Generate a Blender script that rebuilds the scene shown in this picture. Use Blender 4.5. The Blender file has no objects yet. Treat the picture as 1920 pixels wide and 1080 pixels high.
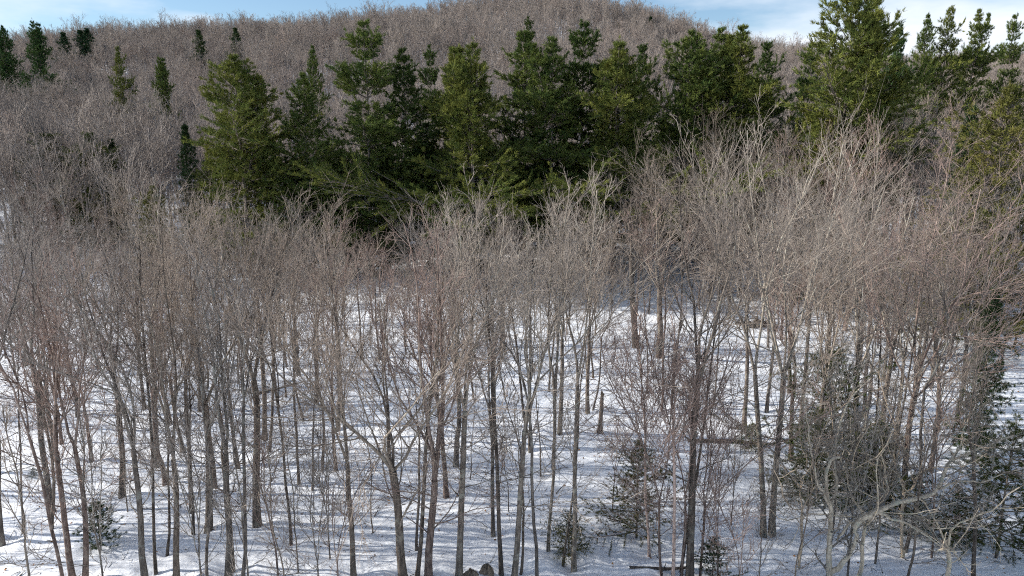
import bpy, math
import numpy as np
from mathutils import Vector

R = math.radians
scene = bpy.context.scene
col = scene.collection

# ------------------------------------------------------------------ camera
CAM_Z = 18.6
PITCH = R(11.9)
HFOV = R(70.0)
cam_d = bpy.data.cameras.new("camera")
cam_d.sensor_width = 36.0
cam_d.lens = 18.0 / math.tan(HFOV / 2)
cam_d.clip_start = 0.5
cam_d.clip_end = 6000.0
cam = bpy.data.objects.new("camera", cam_d)
cam.location = (0, 0, CAM_Z)
cam.rotation_euler = (math.pi / 2 - PITCH, 0, 0)
col.objects.link(cam)
scene.camera = cam

# ------------------------------------------------------------------ sky and sun
SUN_EL = 25.0          # degrees above the horizon
SUN_BACK = -2.0        # the sun stands to the left, this far behind the camera's side
el, bk = R(SUN_EL), R(SUN_BACK)
sun_vec = Vector((-math.cos(el) * math.cos(bk), -math.cos(el) * math.sin(bk), math.sin(el)))
sd = bpy.data.lights.new("sun", 'SUN')
sd.energy = 5.0
sd.angle = R(0.5)
sd.color = (1.0, 0.955, 0.885)
sun = bpy.data.objects.new("sun", sd)
sun.rotation_euler = sun_vec.to_track_quat('Z', 'Y').to_euler()
sun.location = (-60, -30, 80)
col.objects.link(sun)

world = bpy.data.worlds.new("World")
scene.world = world
world.use_nodes = True
wn, wl = world.node_tree.nodes, world.node_tree.links
wn.clear()
sky = wn.new('ShaderNodeTexSky')
sky.sky_type = 'NISHITA'
sky.sun_disc = False
sky.sun_elevation = el
sky.sun_rotation = math.atan2(sun_vec.x, sun_vec.y)
sky.altitude = 300
sky.air_density = 1.0
sky.dust_density = 0.15
sky.ozone_density = 3.0
tc = wn.new('ShaderNodeTexCoord')
mp = wn.new('ShaderNodeMapping')
mp.inputs['Scale'].default_value = (1.0, 1.0, 3.4)
mp.inputs['Location'].default_value = (1.7127, -3.3690, 3.6064)
wl.new(tc.outputs['Generated'], mp.inputs['Vector'])
nz = wn.new('ShaderNodeTexNoise')
nz.inputs['Scale'].default_value = 2.1
nz.inputs['Detail'].default_value = 7.0
nz.inputs['Roughness'].default_value = 0.52
wl.new(mp.outputs['Vector'], nz.inputs['Vector'])
cr = wn.new('ShaderNodeValToRGB')
cr.color_ramp.elements[0].position = 0.49
cr.color_ramp.elements[1].position = 0.64
wl.new(nz.outputs['Fac'], cr.inputs['Fac'])
mx = wn.new('ShaderNodeMix')
mx.data_type = 'RGBA'
mx.inputs['B'].default_value = (6.6, 7.0, 7.6, 1)
wl.new(cr.outputs['Color'], mx.inputs['Factor'])
wl.new(sky.outputs['Color'], mx.inputs['A'])
bg = wn.new('ShaderNodeBackground')
bg.inputs['Strength'].default_value = 0.10
wl.new(mx.outputs['Result'], bg.inputs['Color'])
wo = wn.new('ShaderNodeOutputWorld')
wl.new(bg.outputs['Background'], wo.inputs['Surface'])

scene.view_settings.view_transform = 'Standard'
scene.view_settings.look = 'None'
scene.view_settings.gamma = 1.0
scene.view_settings.exposure = 0.62
scene.view_settings.use_curve_mapping = False
scene.cycles.use_denoising = False
scene.cycles.filter_width = 1.1
scene.cycles.use_adaptive_sampling = True
scene.cycles.adaptive_threshold = 0.03
scene.cycles.adaptive_min_samples = 24
scene.cycles.max_bounces = 4
scene.cycles.diffuse_bounces = 2
scene.cycles.transparent_max_bounces = 4
scene.cycles.sample_clamp_indirect = 6.0

# ------------------------------------------------------------------ geometry of the view
FPX = 960.0 / math.tan(HFOV / 2)
CP, SP = math.cos(PITCH), math.sin(PITCH)


def ray(px, py):
    """direction (x, 1, z) per metre of y for a point of the 1920 x 1080 photograph"""
    a, b = (px - 960.0) / FPX, (540.0 - py) / FPX
    dy = CP + b * SP
    return a / dy, (b * CP - SP) / dy


def at(px, py, y):
    a, b = ray(px, py)
    return np.array((a * y, y, CAM_Z + b * y))


YC = 400.0
CREST = [(-500, 90), (-100, 88), (0, 86), (180, 70), (300, 64), (400, 54), (535, 50), (620, 38), (750, 20), (900, 7), (1000, 2),
         (1080, 2), (1150, 9), (1210, 22), (1260, 40), (1330, 68), (1400, 82), (1500, 98), (1600, 112), (1750, 120), (2500, 130)]
_cp = np.array([at(px, py + 44, YC) for px, py in CREST])


def sstep(a, b, x):
    t = np.clip((x - a) / (b - a), 0, 1)
    return t * t * (3 - 2 * t)


def wob(x, y, s, ph):
    return (np.sin(x / s + ph) * np.cos(y / s * 1.13 + 1.7 * ph) + np.sin(x / s * 0.61 + y / s * 0.83 + 2.3 * ph)
            + 0.6 * np.sin(x / s * 1.9 - y / s * 1.55 + 3.1 * ph)) / 2.6


def zg(x, y):
    x, y = np.asarray(x, float), np.asarray(y, float)
    z = 0.35 * wob(x, y, 11.0, 0.4) + 0.13 * wob(x, y, 3.1, 1.3) + 0.05 * wob(x, y, 1.15, 2.2)
    z = z + 2.6 * sstep(48, 112, y)
    # a low bank that runs across the clearing
    yb = 47.5 + 0.05 * x + 1.5 * np.sin(x / 6.0) + 0.8 * np.sin(x / 2.7 + 1)
    z = z + 0.75 * sstep(yb - 1.3, yb + 1.3, y) * np.exp(-((x + 4) / 26.0) ** 2)
    h = np.interp(x, _cp[:, 0], _cp[:, 2])
    t = np.clip((y - 118) / (YC - 118), 0, 1)
    e = t * (0.55 + 0.45 * np.sin(t * math.pi / 2))
    z = z + (h - 3.0) * e
    z = z + 2.5 * wob(x, y, 40.0, 0.9) * sstep(120, 200, y)
    z = z - 0.16 * np.maximum(y - YC - 15, 0) * (1 - sstep(800, 1500, y)) - 60 * sstep(800, 1500, y)
    z = z - 1.2 * sstep(28, 8, y)
    return z


def ground(px, py):
    a, b = ray(px, py)
    ys = np.linspace(10, 300, 6000)
    d = CAM_Z + b * ys - zg(a * ys, ys)
    k = int(np.argmax(d < 0))
    y = ys[k] if d[k] < 0 else 300.0
    return np.array((a * y, y, float(zg(a * y, y))))


# ------------------------------------------------------------------ materials
def new_mat(name):
    m = bpy.data.materials.new(name)
    m.use_nodes = True
    n, l = m.node_tree.nodes, m.node_tree.links
    n.clear()
    return m, n, l


def mixnode(n, l, kind, fac, a, b):
    k = n.new('ShaderNodeMix')
    k.data_type = 'RGBA'
    k.blend_type = kind
    for sock, v in (('Factor', fac), ('A', a), ('B', b)):
        if hasattr(v, 'links'):
            l.new(v, k.inputs[sock])
        else:
            k.inputs[sock].default_value = v if not isinstance(v, tuple) else (*v, 1)
    return k.outputs['Result']


def noise(n, l, vec, scale, detail=4, rough=0.55):
    t = n.new('ShaderNodeTexNoise')
    t.inputs['Scale'].default_value = scale
    t.inputs['Detail'].default_value = detail
    t.inputs['Roughness'].default_value = rough
    l.new(vec, t.inputs['Vector'])
    return t.outputs['Fac']


def ramp(n, l, fac, stops):
    r = n.new('ShaderNodeValToRGB')
    e = r.color_ramp.elements
    while len(e) < len(stops):
        e.new(0.5)
    for k, (p, c) in zip(e, stops):
        k.position = p
        k.color = (*c, 1)
    l.new(fac, r.inputs['Fac'])
    return r.outputs['Color']


def bark_mat(name, dark, light, patch=None, scale=1.0, objcol=True):
    m, n, l = new_mat(name)
    t = n.new('ShaderNodeTexCoord')
    mpn = n.new('ShaderNodeMapping')
    mpn.inputs['Scale'].default_value = (scale, scale, scale * 0.22)
    l.new(t.outputs['Object'], mpn.inputs['Vector'])
    f = noise(n, l, mpn.outputs['Vector'], 9, 6, 0.65)
    c = ramp(n, l, f, [(0.34, dark), (0.62, light)])
    if patch:
        g = noise(n, l, t.outputs['Object'], 2.3 * scale, 5, 0.6)
        pf = ramp(n, l, g, [(0.53, (0, 0, 0)), (0.63, (1, 1, 1))])
        c = mixnode(n, l, 'MIX', pf, c, patch)
    oi = n.new('ShaderNodeObjectInfo')
    if objcol:
        c = mixnode(n, l, 'MULTIPLY', 1.0, c, oi.outputs['Color'])
    else:
        tint = ramp(n, l, oi.outputs['Random'], [(0.0, (0.90, 0.87, 0.84)), (0.2, (1.0, 0.91, 0.87)), (0.4, (0.66, 0.65, 0.64)), (0.6, (1.06, 1.02, 0.98)), (0.8, (0.78, 0.75, 0.72)), (1.0, (1.16, 1.11, 1.05))])
        c = mixnode(n, l, 'MULTIPLY', 1.0, c, tint)
    p = n.new('ShaderNodeBsdfPrincipled')
    p.inputs['Roughness'].default_value = 0.85
    p.inputs['Specular IOR Level'].default_value = 0.25
    l.new(c, p.inputs['Base Color'])
    bp = n.new('ShaderNodeBump')
    bp.inputs['Strength'].default_value = 0.7
    bp.inputs['Distance'].default_value = 0.04
    l.new(f, bp.inputs['Height'])
    l.new(bp.outputs['Normal'], p.inputs['Normal'])
    o = n.new('ShaderNodeOutputMaterial')
    l.new(p.outputs['BSDF'], o.inputs['Surface'])
    return m


def leaf_mat(name, base, alt):
    m, n, l = new_mat(name)
    t = n.new('ShaderNodeTexCoord')
    f = noise(n, l, t.outputs['Object'], 0.55, 3)
    g = noise(n, l, t.outputs['Object'], 5.0, 2)
    c = ramp(n, l, f, [(0.35, base), (0.65, alt)])
    v = ramp(n, l, g, [(0.3, (0.65, 0.65, 0.65)), (0.7, (1.25, 1.25, 1.2))])
    c = mixnode(n, l, 'MULTIPLY', 1.0, c, v)
    oi = n.new('ShaderNodeObjectInfo')
    c = mixnode(n, l, 'MULTIPLY', 1.0, c, oi.outputs['Color'])
    d = n.new('ShaderNodeBsdfDiffuse')
    tr = n.new('ShaderNodeBsdfTranslucent')
    l.new(c, d.inputs['Color'])
    l.new(c, tr.inputs['Color'])
    ms = n.new('ShaderNodeMixShader')
    ms.inputs['Fac'].default_value = 0.10
    l.new(d.outputs['BSDF'], ms.inputs[1])
    l.new(tr.outputs['BSDF'], ms.inputs[2])
    o = n.new('ShaderNodeOutputMaterial')
    l.new(ms.outputs['Shader'], o.inputs['Surface'])
    return m


M_BARK = bark_mat('hardwood_bark', (0.05, 0.042, 0.037), (0.19, 0.165, 0.142), (0.23, 0.225, 0.195))
M_LIMB = bark_mat('limb_bark', (0.11, 0.097, 0.084), (0.28, 0.25, 0.215), (0.32, 0.31, 0.27))
M_TWIG = bark_mat('twig_bark', (0.18, 0.158, 0.138), (0.32, 0.280, 0.248))
M_BIRCH = bark_mat('birch_bark', (0.30, 0.26, 0.22), (0.62, 0.57, 0.50), (0.20, 0.17, 0.15))
M_YBIRCH = bark_mat('pale_gnarled_bark', (0.30, 0.25, 0.19), (0.60, 0.52, 0.41), (0.36, 0.36, 0.29))
M_PINEBARK = bark_mat('conifer_bark', (0.07, 0.057, 0.048), (0.26, 0.22, 0.185))
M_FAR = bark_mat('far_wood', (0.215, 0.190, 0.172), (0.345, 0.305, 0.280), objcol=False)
M_DEAD = bark_mat('dead_wood', (0.07, 0.055, 0.045), (0.25, 0.19, 0.14), (0.2, 0.19, 0.17))
M_PINE = leaf_mat('pine_needles', (0.070, 0.105, 0.034), (0.150, 0.172, 0.048))
M_SPRUCE = leaf_mat('spruce_needles', (0.040, 0.070, 0.030), (0.070, 0.095, 0.034))
M_HEML = leaf_mat('hemlock_needles', (0.070, 0.090, 0.028), (0.120, 0.120, 0.040))
M_DRYLEAF = leaf_mat('dry_leaves', (0.26, 0.12, 0.05), (0.36, 0.19, 0.08))


def snow_mat():
    m, n, l = new_mat('snow')
    t = n.new('ShaderNodeTexCoord')
    f1 = noise(n, l, t.outputs['Object'], 1.2, 3, 0.5)
    f2 = noise(n, l, t.outputs['Object'], 0.35, 4, 0.6)
    f3 = noise(n, l, t.outputs['Object'], 14.0, 5, 0.7)
    c = ramp(n, l, f2, [(0.3, (0.80, 0.83, 0.88)), (0.7, (0.88, 0.89, 0.91))])
    # bits of bark, needles and leaf litter lying on the crust
    sp = ramp(n, l, f3, [(0.75, (0, 0, 0)), (0.82, (0.75, 0.75, 0.75))])
    c = mixnode(n, l, 'MIX', sp, c, (0.24, 0.17, 0.12))
    p = n.new('ShaderNodeBsdfPrincipled')
    p.inputs['Roughness'].default_value = 0.55
    p.inputs['Specular IOR Level'].default_value = 0.3
    l.new(c, p.inputs['Base Color'])
    bp = n.new('ShaderNodeBump')
    bp.inputs['Strength'].default_value = 0.55
    bp.inputs['Distance'].default_value = 0.25
    l.new(f1, bp.inputs['Height'])
    l.new(bp.outputs['Normal'], p.inputs['Normal'])
    o = n.new('ShaderNodeOutputMaterial')
    l.new(p.outputs['BSDF'], o.inputs['Surface'])
    return m


M_SNOW = snow_mat()


# ------------------------------------------------------------------ mesh collecting
class Geo:
    def __init__(self):
        self.v, self.q, self.t, self.qm, self.tm, self.n = [], [], [], [], [], 0

    def add(self, v, q=None, t=None, mat=0):
        if q is not None and len(q):
            self.q.append(q + self.n)
            self.qm.append(np.full(len(q), mat, np.int32))
        if t is not None and len(t):
            self.t.append(t + self.n)
            self.tm.append(np.full(len(t), mat, np.int32))
        self.v.append(v)
        self.n += len(v)

    def mesh(self, name, mats, smooth=True):
        me = bpy.data.meshes.new(name)
        if not self.v:
            return me
        v = np.concatenate(self.v).astype(np.float32)
        q = np.concatenate(self.q) if self.q else np.zeros((0, 4), np.int64)
        t = np.concatenate(self.t) if self.t else np.zeros((0, 3), np.int64)
        me.vertices.add(len(v))
        me.vertices.foreach_set('co', v.ravel())
        loops = np.concatenate([q.ravel(), t.ravel()]).astype(np.int32)
        me.loops.add(len(loops))
        me.loops.foreach_set('vertex_index', loops)
        starts = np.concatenate([np.arange(len(q)) * 4, len(q) * 4 + np.arange(len(t)) * 3]).astype(np.int32)
        me.polygons.add(len(starts))
        me.polygons.foreach_set('loop_start', starts)
        mi = np.concatenate([*self.qm, *self.tm]) if (self.qm or self.tm) else np.zeros(0, np.int32)
        me.polygons.foreach_set('material_index', mi.astype(np.int32))
        me.polygons.foreach_set('use_smooth', np.full(len(starts), smooth))
        for m in mats:
            me.materials.append(m)
        me.update(calc_edges=True)
        return me


def unit(a):
    return a / np.maximum(np.linalg.norm(a, axis=-1, keepdims=True), 1e-9)


def tube(geo, pts, rad, k, mat=0, cap=False):
    """pts (B, n, 3), rad (B, n): B tapering tubes of k sides"""
    B, n, _ = pts.shape
    if B == 0:
        return
    tan = np.empty_like(pts)
    tan[:, 1:-1] = pts[:, 2:] - pts[:, :-2]
    tan[:, 0] = pts[:, 1] - pts[:, 0]
    tan[:, -1] = pts[:, -1] - pts[:, -2]
    tan = unit(tan)
    mean = unit(pts[:, -1] - pts[:, 0])
    ref = np.where(np.abs(mean[:, 2:3]) > 0.8, np.array([[1.0, 0, 0]]), np.array([[0, 0, 1.0]]))
    u0 = unit(np.cross(mean, ref))[:, None, :]
    u = unit(u0 - (u0 * tan).sum(-1, keepdims=True) * tan)
    w = np.cross(tan, u)
    a = np.arange(k) * 2 * math.pi / k
    ring = pts[:, :, None, :] + rad[:, :, None, None] * (u[:, :, None, :] * np.cos(a)[None, None, :, None] + w[:, :, None, :] * np.sin(a)[None, None, :, None])
    v = ring.reshape(-1, 3)
    b, i, j = np.meshgrid(np.arange(B), np.arange(n - 1), np.arange(k), indexing='ij')
    base = b * n * k + i * k
    j2 = (j + 1) % k
    q = np.stack([base + j, base + j2, base + k + j2, base + k + j], -1).reshape(-1, 4)
    geo.add(v, q=q, mat=mat)
    if cap:
        top = (np.arange(B)[:, None] * n + n - 1) * k
        c = pts[:, -1]
        vv = np.concatenate([ring[:, -1], c[:, None]], 1).reshape(-1, 3)
        bb, jj = np.meshgrid(np.arange(B), np.arange(k), indexing='ij')
        tt = np.stack([bb * (k + 1) + jj, bb * (k + 1) + (jj + 1) % k, bb * (k + 1) + k], -1).reshape(-1, 3)
        geo.add(vv, t=tt, mat=mat)


def grow(rng, P, D, L, R0, R1, n, trop, wig, taper=1.0):
    B = len(P)
    pts = np.empty((B, n, 3))
    pts[:, 0] = P
    d = unit(D)
    st = (L / (n - 1))[:, None]
    up = np.array([0, 0, 1.0])
    for i in range(1, n):
        d = unit(d + rng.normal(0, wig, (B, 3)) + up * trop)
        pts[:, i] = pts[:, i - 1] + d * st
    t = np.linspace(0, 1, n)[None] ** taper
    rad = R0[:, None] * (1 - t) + R1[:, None] * t
    return pts, rad


def spawn(rng, pts, rad, length, cnt, t0, t1, ang, angsd, l0, l1, lsd, rf, rmin, n, trop, wig, rtip=0.35, flat=0.0, rmax=9.0):
    """children along branches: (pts, rad, length, parent index)"""
    B, n0, _ = pts.shape
    cnt = np.broadcast_to(np.asarray(cnt, int), (B,))
    idx = np.repeat(np.arange(B), cnt)
    if len(idx) == 0:
        return np.zeros((0, n, 3)), np.zeros((0, n)), np.zeros(0), idx
    off = np.repeat(np.cumsum(cnt) - cnt, cnt)
    j = np.arange(len(idx)) - off
    t = t0 + (t1 - t0) * (j + rng.random(len(idx))) / cnt[idx]
    f = t * (n0 - 1)
    i0 = np.clip(f.astype(int), 0, n0 - 2)
    w = (f - i0)[:, None]
    A, Bp = pts[idx, i0], pts[idx, i0 + 1]
    P = A * (1 - w) + Bp * w
    tan = unit(Bp - A)
    r = rad[idx, i0] * (1 - w[:, 0]) + rad[idx, i0 + 1] * w[:, 0]
    ref = np.where(np.abs(tan[:, 2:3]) > 0.85, np.array([[1.0, 0, 0]]), np.array([[0, 0, 1.0]]))
    a = unit(np.cross(tan, ref))
    b = np.cross(a, tan)
    az = j * 2.4 + rng.random(B)[idx] * 6.28 + rng.normal(0, 0.5, len(idx))
    an = np.clip(rng.normal(ang, angsd, len(idx)), 0.08, 1.9)[:, None]
    sideb = b * np.sin(az)[:, None] * (1 - flat)
    D = tan * np.cos(an) + unit(a * np.cos(az)[:, None] + sideb) * np.sin(an)
    L = length[idx] * (l0 * (1 - t) + l1 * t) * np.exp(rng.normal(0, lsd, len(idx)))
    R0 = np.clip(r * rf, rmin, rmax)
    p, rr = grow(rng, P, D, L, R0, np.maximum(R0 * rtip, rmin * 0.6), n, trop, wig)
    return p, rr, L, idx


# ------------------------------------------------------------------ hardwoods
def hardwood(seed, H, fork=0.4, nfork=3, spread=0.3, r0=0.2, lean=(0.0, 0.0), dens=1.0, twig=0.0062, side=5, split=True,
             far=False, ang=0.66, reach=0.40, mats=None, crook=0.035, fine=True, rise=1.0):
    rng = np.random.default_rng(seed)
    mats = mats or [M_BARK, M_LIMB, M_TWIG]
    lean = np.array(lean)
    Hf = H * fork
    up = unit(np.array([lean[0] / H, lean[1] / H, 1.0]))
    tp, tr = grow(rng, np.array([[0, 0, -0.5]]), up[None], np.array([Hf + 0.5]), np.array([r0]), np.array([r0 * (0.82 - 0.25 * fork)]), 9, 0.0, crook)
    tr[0, 0] *= 1.35
    tr[0, 1] *= 1.12
    # make the trunk's end land on the lean line
    end = np.array([lean[0] * fork, lean[1] * fork, Hf])
    tp[0] += (end - tp[0, -1])[None] * np.linspace(0, 1, 9)[:, None] ** 1.3
    td = unit(tp[0, -1] - tp[0, -2])
    # leaders
    rt = tr[0, -1]
    k = nfork
    az = np.arange(k) * 2 * math.pi / k + rng.random() * 6.28 + rng.normal(0, 0.35, k)
    an = np.abs(rng.normal(spread, spread * 0.3, k)) if k > 1 else np.array([0.04])
    if k > 2:
        an[0] *= 0.3
    D = td[None] * np.cos(an)[:, None] + np.stack([np.cos(az), np.sin(az), np.zeros(k)], 1) * np.sin(an)[:, None]
    topl = np.array([lean[0], lean[1], H]) - tp[0, -1]
    D = unit(D + 0.35 * unit(topl)[None])
    LL = np.linalg.norm(topl) * (rng.uniform(0.84, 1.04, k))
    LL[0] = np.linalg.norm(topl) * 1.02
    RL = np.full(k, rt * (1.0 if k == 1 else 0.98 / k ** 0.38)) * rng.uniform(0.85, 1.05, k)
    P0 = np.repeat(tp[0, -1][None], k, 0) - D * rt * 0.5
    lp, lr = grow(rng, P0, D, LL, RL, np.full(k, 0.018), 10, 0.03, crook * 2.2, 0.8)
    if k == 1:
        lp[0] += (np.array([lean[0], lean[1], H]) - lp[0, -1])[None] * np.linspace(0, 1, 10)[:, None]
    # limbs
    nl = np.maximum(3, np.round((14 if k == 1 else 8 if k < 4 else 6) * dens * rng.uniform(0.8, 1.2, k))).astype(int)
    p2, r2, L2, i2 = spawn(rng, lp, lr, LL, nl, 0.10, 0.97, ang, 0.14, reach * 1.15, 0.15, 0.25, 0.62, 0.017, 7, 0.075 * rise, 0.12)
    ps, rs, Ls, is_ = spawn(rng, tp, tr, np.array([H]), side, 0.45, 0.98, 1.05, 0.2, 0.10, 0.20, 0.4, 0.22, 0.012, 7, 0.05, 0.13)
    A2 = np.concatenate([p2, ps]); AR2 = np.concatenate([r2, rs]); AL2 = np.concatenate([L2, Ls])
    # leader tips carry branches too
    p3, r3, L3, _ = spawn(rng, A2, AR2, AL2, np.maximum(3, np.round(6.5 * dens * np.clip(AL2 / (0.2 * H), 0.5, 1.5))).astype(int), 0.15, 1.0, 0.56, 0.16, 0.54, 0.24, 0.28, 0.62, 0.0115, 5, 0.075 * rise, 0.13)
    p3b, r3b, L3b, _ = spawn(rng, lp, lr, LL, int(9 * dens), 0.35, 1.0, 0.6, 0.15, 0.22, 0.10, 0.25, 0.4, 0.0115, 5, 0.07 * rise, 0.12)
    p3 = np.concatenate([p3, p3b]); r3 = np.concatenate([r3, r3b]); L3 = np.concatenate([L3, L3b])
    if far:
        g = Geo()
        tube(g, tp, tr, 5, 0)
        gc = Geo()
        tube(gc, lp, np.maximum(lr, 0.05), 4, 0)
        tube(gc, A2[:, ::2], np.maximum(AR2[:, ::2], 0.03), 3, 0)
        tube(gc, p3[:, ::2], np.full((len(p3), 3), twig * 1.5), 3, 0)
        p4, r4, L4, _ = spawn(rng, p3, r3, L3, 4, 0.2, 1.0, 0.6, 0.15, 0.62, 0.4, 0.25, 0.6, twig, 2, 0.08, 0.08)
        tube(gc, p4, np.full((len(p4), 2), twig), 3, 0)
        return dict(trunk=g, limbs=[], crown=gc)
    p4, r4, L4, _ = spawn(rng, p3, r3, L3, np.maximum(2, np.round(5.5 * dens * np.clip(L3 / (0.08 * H), 0.5, 1.4))).astype(int), 0.15, 1.0, 0.52, 0.15, 0.60, 0.34, 0.25, 0.6, twig * 1.05, 3, 0.06, 0.12)
    p5, r5, L5, _ = spawn(rng, p4, r4, L4, np.where(L4 > 0.4, 2, 1) * int(fine), 0.2, 1.0, 0.52, 0.15, 0.65, 0.5, 0.3, 0.7, twig * 0.8, 2, 0.04, 0.1)
    g = Geo()
    tube(g, tp, tr, 10, 0)
    tube(g, lp[:1], lr[:1], 8, 0)
    limbs = []
    for j in range(1, k):
        gl = Geo()
        tube(gl, lp[j:j + 1], lr[j:j + 1], 7, 0)
        sel = i2 == j
        tube(gl, p2[sel], r2[sel], 5, 0)
        limbs.append(gl)
    # the long side limbs of the trunk and of its leader
    for grp, gr, gL in ((p2[i2 == 0], r2[i2 == 0], L2[i2 == 0]), (ps, rs, Ls)):
        for j in range(len(grp)):
            if split and gL[j] > 0.16 * H:
                gl = Geo()
                tube(gl, grp[j:j + 1], gr[j:j + 1], 6, 0)
                limbs.append(gl)
            else:
                tube(g, grp[j:j + 1], gr[j:j + 1], 5, 0)
    gc = Geo()
    tube(gc, p3, r3, 4, 0)
    tube(gc, p4, r4, 3, 0)
    tube(gc, p5, r5, 3, 0)
    return dict(trunk=g, limbs=limbs, crown=gc)


def conifer(seed, H, cb=0.25, W=4.0, r0=0.28, gap=0.75, nb=5, elev0=0.0, elev1=0.9, droop=0.0, prof=0.75, rough=0.25, tuft=0.30,
            blade=0.05, nblade=6, dens=1.0, tops=1, lean=(0, 0), tstep=0.30, bare=0.22, jit=0.22, spr=0.55, tier=0.0):
    """whorled conifer: trunk, branches, needle tufts made of small blades"""
    rng = np.random.default_rng(seed)
    n = 16
    tp, tr = grow(rng, np.array([[0, 0, -0.5]]), np.array([[lean[0] / H, lean[1] / H, 1.0]]), np.array([H + 0.5]), np.array([r0]), np.array([0.02]), n, 0.02, 0.012, 0.9)
    tp[0] += (np.array([lean[0], lean[1], H]) - tp[0, -1])[None] * np.linspace(0, 1, n)[:, None]
    axes, arad = [tp[0]], [tr[0]]
    for k in range(1, tops):
        s = rng.uniform(0.5, 0.72)
        i = int(s * (n - 1))
        a = rng.random() * 6.28
        d = np.array([[math.cos(a) * 0.38, math.sin(a) * 0.38, 1.0]])
        pp, rr = grow(rng, tp[:, i], d, np.array([(H - tp[0, i, 2]) * rng.uniform(0.82, 1.0)]), tr[:, i] * 0.7, np.array([0.02]), n, 0.08, 0.02)
        axes.append(pp[0]); arad.append(rr[0])
    P, D, L, RB = [], [], [], []
    for k, ax in enumerate(axes):
        z0 = cb * H if k == 0 else ax[0, 2] + 1.0
        z = z0
        while z < H * 0.992 if k == 0 else z < ax[-1, 2] - 0.2:
            zt = ax[-1, 2]
            s = (z - cb * H) / (zt - cb * H)
            m = max(3, int(rng.integers(nb - 1, nb + 2)))
            a0 = rng.random() * 6.28
            lw = W * (max(1 - s, 0.0) ** prof) * min(1.0, 0.55 + s * 2.2) * (1 + 0.22 * math.sin(z * 1.3 + seed)) * (0.72 if k else 1) + 0.25
            cen = np.array([np.interp(z, ax[:, 2], ax[:, 0]), np.interp(z, ax[:, 2], ax[:, 1]), z])
            lw *= math.exp(rng.normal(0, tier)) if tier else 1.0
            for q in range(m):
                a = a0 + q * 6.28 / m + rng.normal(0, 0.25)
                l = lw * math.exp(rng.normal(0, rough))
                if rng.random() < 0.06:
                    l *= 0.35
                e = elev0 + (elev1 - elev0) * s ** 1.6 + rng.normal(0, 0.36 * jit)
                P.append(cen + (0, 0, rng.normal(0, gap * jit)))
                D.append((math.cos(a) * math.cos(e), math.sin(a) * math.cos(e), math.sin(e)))
                L.append(l)
                RB.append(0.010 + 0.010 * l)
            z += gap * rng.uniform(0.75, 1.25) * (1 - 0.58 * s)
    P, D, L, RB = np.array(P), np.array(D), np.array(L), np.array(RB)
    bp, br = grow(rng, P, D, L, RB, RB * 0.3, 7, 0.045 - droop, 0.045)
    cnt = np.maximum(2, np.round(L / 0.42 * dens)).astype(int)
    cp, cr_, cl, ci = spawn(rng, bp, br, L, cnt, bare, 1.0, 0.85, 0.18, 0.46, 0.20, 0.25, 0.5, 0.006, 4, 0.03 - droop * 0.6, 0.07, flat=0.75)
    # tuft points
    tn = np.maximum(1, np.round(cl / tstep)).astype(int)
    ii = np.repeat(np.arange(len(cl)), tn)
    t = rng.random(len(ii)) * 0.85 + 0.15
    f = t * 3
    i0 = np.clip(f.astype(int), 0, 2)
    w = (f - i0)[:, None]
    TP = cp[ii, i0] * (1 - w) + cp[ii, i0 + 1] * w
    TD = unit(cp[ii, i0 + 1] - cp[ii, i0])
    TP = np.concatenate([TP, cp[:, -1], bp[:, -1], bp[:, -2]])
    TD = np.concatenate([TD, unit(cp[:, -1] - cp[:, -2]), unit(bp[:, -1] - bp[:, -2]), unit(bp[:, -1] - bp[:, -2])])
    TP = np.concatenate([TP] + [a[-1:] for a in axes])
    TD = np.concatenate([TD] + [np.array([[0, 0, 1.0]]) for a in axes])
    N = len(TP)
    bl = nblade
    d = unit(np.repeat(TD, bl, 0) * 0.75 + rng.normal(0, spr, (N * bl, 3)) + np.array([0, 0, 0.22 - droop * 1.5]))
    base = np.repeat(TP, bl, 0) + rng.normal(0, tuft * 0.16, (N * bl, 3))
    ln = tuft * rng.uniform(0.65, 1.25, (N * bl, 1))
    sd_ = unit(np.cross(d, rng.normal(0, 1, (N * bl, 3)))) * blade * rng.uniform(0.7, 1.3, (N * bl, 1))
    v = np.stack([base - sd_ * 0.6, base + sd_ * 0.6, base + d * ln + sd_ * 0.12], 1).reshape(-1, 3)
    tri = np.arange(N * bl * 3).reshape(-1, 3)
    g = Geo()
    for a, r_ in zip(axes, arad):
        tube(g, a[None], r_[None], 8, 0)
    gb = Geo()
    tube(gb, bp, br, 4, 0)
    tube(gb, cp[:, ::3], cr_[:, ::3], 3, 0)
    gf = Geo()
    gf.add(v, t=tri)
    return dict(trunk=g, branches=gb, crown=gf)


# ------------------------------------------------------------------ objects
def link_mesh(name, me, parent=None):
    o = bpy.data.objects.new(name, me)
    col.objects.link(o)
    if parent is not None:
        o.parent = parent
    return o


def tag(o, label=None, cat=None, group=None, kind=None):
    for k, v in (('label', label), ('category', cat), ('group', group), ('kind', kind)):
        if v:
            o[k] = v
    return o


def hard_meshes(d, mats=(None, None, None), name='hardwood'):
    b, l, t = (mats[0] or M_BARK), (mats[1] or M_LIMB), (mats[2] or M_TWIG)
    out = [('trunk', d['trunk'].mesh(name + '_trunk', [b]))]
    for g in d['limbs']:
        out.append(('limb', g.mesh(name + '_limb', [l])))
    out.append(('crown', d['crown'].mesh(name + '_crown', [t])))
    return out


def con_meshes(d, leaf, name='conifer', bark=None):
    return [('trunk', d['trunk'].mesh(name + '_trunk', [bark or M_PINEBARK])),
            ('branches', d['branches'].mesh(name + '_branches', [bark or M_PINEBARK])),
            ('crown', d['crown'].mesh(name + '_crown', [leaf], smooth=False))]


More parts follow.
